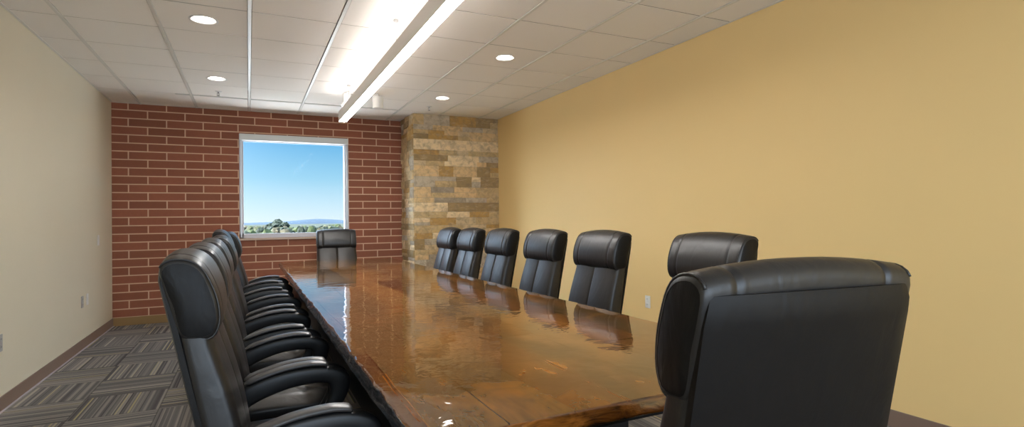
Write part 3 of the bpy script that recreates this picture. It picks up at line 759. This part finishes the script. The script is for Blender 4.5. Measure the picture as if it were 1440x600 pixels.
# ------------------------------------------------------------------ ceiling details
def diffuser():
    r = empty('linear_diffuser', ((-0.75 + 1.84) / 2, SLOT_Y, H))
    bm = bmesh.new(); L = 1.295
    box(bm, -L, L, -0.02, -0.012, -0.006, 0.006, 0.001, seg=1); box(bm, -L, L, 0.012, 0.02, -0.006, 0.006, 0.001, seg=1); link('flange', bm, MAT['grid'], r)
    bm = bmesh.new(); box(bm, -L, L, -0.012, 0.012, -0.002, 0.002); link('slot', bm, MAT['dark_slot'], r)
    return tag(r, 'thin dark linear slot across the ceiling tiles near the brick wall', 'air diffuser')
diffuser()
def sprinkler(x, y, label):
    r = empty('fire_sprinkler', (x, y, H))
    bm = bmesh.new(); lathe(bm, [(0.036, 0.0), (0.036, -0.003), (0.02, -0.007), (0.011, -0.008)], (0, 0, 0), 24); link('escutcheon', bm, MAT['white_plastic'], r, True, 40)
    bm = bmesh.new(); cyl(bm, (0, 0, -0.022), 0.008, 0.018, 12)
    for s in (-1, 1): tube(bm, smoothcurve([(s * 0.007, 0, -0.02), (s * 0.014, 0, -0.032), (s * 0.004, 0, -0.046)], 3), 0.002, 6)
    cyl(bm, (0, 0, -0.052), 0.016, 0.003, 16); tube(bm, [(0, 0, -0.05), (0, 0, -0.02)], 0.002, 6)
    link('nozzle', bm, MAT['cable'], r, True, 40)
    return tag(r, label, 'sprinkler', 'ceiling fire sprinklers')
sprinkler(-0.30, 7.06, 'small ceiling fire sprinkler behind the farther left downlight')
sprinkler(2.15, 6.98, 'small ceiling fire sprinkler in front of the stone pier')
# white twin-bodied device behind the pendant light
def device():
    r = empty('ceiling_fixture', (1.20, 6.55, H))
    bm = bmesh.new(); box(bm, -0.17, 0.19, -0.05, 0.05, -0.025, 0.0, 0.008); link('mounting_plate', bm, MAT['white_plastic'], r)
    bm = bmesh.new(); cyl(bm, (0.19, 0.0, -0.165), 0.062, 0.14, 28); link('round_housing', bm, MAT['white_plastic'], r, True, 40)
    hb = bmesh.new(); cyl(hb, (-0.16, 0, -0.125), 0.05, 0.105, 28); hs = link('lamp_housing', hb, MAT['white_plastic'], r, True, 40)
    bm = bmesh.new(); cyl(bm, (0, 0, -0.05), 0.036, 0.08, 24, 'z', 0.034)
    bmesh.ops.rotate(bm, verts=bm.verts[:], cent=(0, 0, 0), matrix=Matrix.Rotation(0.7, 3, 'Y')); bmesh.ops.translate(bm, verts=bm.verts[:], vec=(-0.175, 0, -0.135))
    link('tilted_head', bm, MAT['white_plastic'], hs, True, 40)
    bm = bmesh.new(); box(bm, -0.11, -0.03, -0.02, 0.02, -0.07, -0.024, 0.004); tube(bm, smoothcurve([(-0.08, 0, -0.03), (-0.05, 0.02, -0.07), (-0.1, 0.01, -0.1)], 4), 0.005, 6); link('bracket', bm, MAT['plastic_black'], r)
    return tag(r, 'white ceiling-mounted device with rounded housings behind the far end of the pendant light', 'ceiling fixture')
device()

# ------------------------------------------------------------------ outlets and switch
def plate(name, x, y, z, face, mat, label, cat, kind='outlet', w_=0.07, h_=0.115):
    r = empty(name, (x, y, z), 0 if face > 0 else PI)
    bm = bmesh.new(); box(bm, 0, 0.006, -w_ / 2, w_ / 2, -h_ / 2, h_ / 2, 0.003); link('cover_plate', bm, mat, r)
    if kind == 'outlet':
        for s in (-1, 1):
            bm = bmesh.new(); box(bm, 0.004, 0.009, -0.017, 0.017, s * 0.026 - 0.017, s * 0.026 + 0.017, 0.003)
            so_ = link('socket', bm, mat, r)
            bm = bmesh.new()
            for q in (-0.006, 0.006): box(bm, 0.0088, 0.0094, q - 0.001, q + 0.001, s * 0.026 - 0.004, s * 0.026 + 0.006)
            link('slots', bm, MAT['plastic_black'], so_)
    elif kind == 'switch':
        bm = bmesh.new(); box(bm, 0.004, 0.011, -0.016, 0.016, -0.033, 0.033, 0.002); link('rocker', bm, mat, r)
    else:
        bm = bmesh.new(); box(bm, 0.004, 0.009, -0.011, 0.011, -0.011, 0.011, 0.002); link('jack', bm, mat, r)
    return tag(r, label, cat)
plate('electrical_outlet', XL, 4.79, 0.455, 1, MAT['grey_plastic'], 'grey duplex outlet on the left wall at the left edge of the view', 'outlet')
plate('electrical_outlet', XL, 6.80, 0.47, 1, MAT['grey_plastic'], 'grey duplex outlet low on the left wall beside a white data plate', 'outlet')
plate('data_plate', XL, 6.99, 0.475, 1, MAT['white_plastic'], 'white data plate low on the left wall beside a grey outlet', 'wall plate', 'jack')
plate('light_switch', XL, 7.46, 1.065, 1, MAT['white_plastic'], 'white switch plate on the left wall close to the brick wall', 'switch', 'switch')
plate('electrical_outlet', XR, 4.12, 0.446, -1, MAT['white_plastic'], 'white outlet on the golden right wall behind the row of chairs', 'outlet')

# ------------------------------------------------------------------ landscape outside
GZ = -9.0
t = NT('meadow and scrub'); t.set(Roughness=0.95); o_ = t.obj(); t.base(t.ramp(t.noise(o_, 0.06, 4), [(0.35, srgb(26, 36, 18)), (0.65, srgb(44, 50, 28))])); MG = t.m
t = NT('haze-blue wooded hill'); t.set(Roughness=1.0); o_ = t.obj(); t.base(t.ramp(t.noise(o_, 0.004, 4), [(0.35, srgb(24, 46, 66)), (0.65, srgb(30, 54, 74))])); MH = t.m  # aerial haze painted into the blue base colour
bm = bmesh.new(); box(bm, -3000, 4500, 22, 6000, GZ - 1, GZ); struct(link('ground', bm, MG))
bm = bmesh.new(); box(bm, -9, 12, YF + 0.2, 21, GZ, 0.15); box(bm, -9, 12, 20.8, 21, 0.15, 0.3); struct(link('bounce_roof', bm, simple('white bounce membrane', srgb(236, 236, 234), 0.8)))  # unseen white roof added to bounce sunlight up to the ceiling
def hill(y, x0, x1, hfun, name):
    bm = bmesh.new(); rings = []; n = 60
    for j in range(9):
        t_ = j / 8; ring = []
        for i in range(n + 1):
            x = x0 + (x1 - x0) * i / n; env = math.sin(PI * t_) ** 0.8
            ring.append(Vector((x, y + (t_ - 0.5) * 700, GZ - 1 + max(0, hfun(x) - GZ) * env)))
        rings.append(ring)
    loft(bm, rings, cap=False, closed=False); o = link(name, bm, MH, None, True); struct(o)
hill(4000, -2500, 4000, lambda x: 4 + 22 * math.exp(-((x - 430) / 190) ** 2) + 5 * noise.noise(Vector((x / 220, 0, 3))), 'hills')

def leafmat(name, a, b):
    t = NT(name); t.set(Roughness=0.8); o = t.obj(); oi = t.noise(o, 1.1, 5, 0.7)
    t.base(t.ramp(oi, [(0.35, srgb(*a)), (0.6, srgb(*b))])); return t.m
LM = [leafmat('dark green foliage', (10, 22, 14), (26, 42, 24)), leafmat('olive foliage', (34, 42, 20), (64, 68, 36)), leafmat('russet green foliage', (44, 42, 28), (72, 66, 44)), leafmat('bright green foliage', (34, 48, 20), (64, 76, 34))]
MBK = simple('tree bark', srgb(92, 78, 64), 0.9)
def crown_bm(rw, hgt, seed, base):
    rnd = random.Random(seed); bm = bmesh.new()
    for k in range(16):
        a = rnd.random() * 2 * PI; rr = rw * 0.62 * math.sqrt(rnd.random()); zc = base + (hgt - base) * (0.25 + 0.55 * rnd.random() * (1 - 0.5 * rr / rw)); s = rw * rnd.uniform(0.26, 0.42)
        r = bmesh.ops.create_icosphere(bm, subdivisions=3, radius=s); c = Vector((rr * math.cos(a), rr * math.sin(a), zc))
        for v in r['verts']:
            d = v.co.normalized(); v.co = d * s * (1 + 0.35 * noise.noise(d * 3.5 + Vector((k, seed, 0))) + 0.22 * noise.noise(d * 9 + Vector((seed, k, 0)))); v.co.z *= 0.8; v.co += c
    return bm
def tree(x, y, top, rw, mi, seed, label):
    r = empty('tree', (x, y, GZ)); hg = top - GZ
    link('crown', crown_bm(rw, hg, seed, hg * 0.35), LM[mi], r, False)
    bm = bmesh.new(); tube(bm, [(0, 0, -0.2), (0.1, 0, hg * 0.3), (0, 0.1, hg * 0.7)], [rw * 0.09, rw * 0.07, rw * 0.03], 8); link('trunk', bm, MBK, r, True)
    tag(r, label, 'tree', 'trees outside the far window')
K = 230 / 60
def atx(px): # direction of a window pixel column at ground distance
    u = (px - 720) / F_PX; return (u * math.cos(YAW) + math.sin(YAW)) / (math.cos(YAW) - u * math.sin(YAW))
tree(atx(391) * 215, 215, 3.4, 4.9, 0, 3, 'dark green tree standing tallest above the treeline outside the window')
tree(atx(359) * 205, 205, 0.7, 3.4, 2, 5, 'russet-green tree at the left of the treeline outside the window')
tree(atx(372) * 235, 235, 0.6, 3.6, 1, 6, 'olive tree between the russet tree and the tall dark tree outside the window')
tree(atx(405) * 190, 190, -0.3, 3.2, 3, 8, 'bright yellow-green tree at the foot of the tall dark tree outside the window')
tree(atx(425) * 225, 225, 0.3, 3.5, 1, 9, 'olive tree in the middle of the treeline outside the window')
tree(atx(450) * 235, 235, 0.6, 4.0, 0, 10, 'low dark tree seen above the chair at the far head of the table')
tree(atx(476) * 215, 215, 1.6, 3.8, 3, 12, 'light green tree at the right edge of the far window')
bm = bmesh.new(); rnd = random.Random(4)
for k in range(560):
    y = rnd.uniform(165, 250); px = rnd.uniform(325, 505); x = atx(px) * y; s = rnd.uniform(0.9, 2.0); zt = rnd.uniform(-3.2, 0.2) * 1.0 - 0.3
    if any((x - o.location.x) ** 2 + (y - o.location.y) ** 2 < (s + (5.4 if o.name == 'tree' else 3.6)) ** 2 for o in COL.objects if o.name.startswith('tree')): continue
    r = bmesh.ops.create_icosphere(bm, subdivisions=2, radius=s); mi = rnd.randrange(4)
    for v in r['verts']:
        d = v.co.normalized(); v.co = d * s * (1 + 0.5 * noise.noise(d * 4 + Vector((k, 0, 0)))); v.co.z = v.co.z * 1.5 + zt - s * 1.3; v.co += Vector((x, y, 0))
    for f in set(f for v in r['verts'] for f in v.link_faces): f.material_index = mi
    tube(bm, [(x, y, GZ - 0.2), (x, y, zt - s)], 0.15, 5)
tag(link('woodland', bm, LM), 'mass of mixed green treetops below the horizon outside the window', 'trees', None, 'stuff')
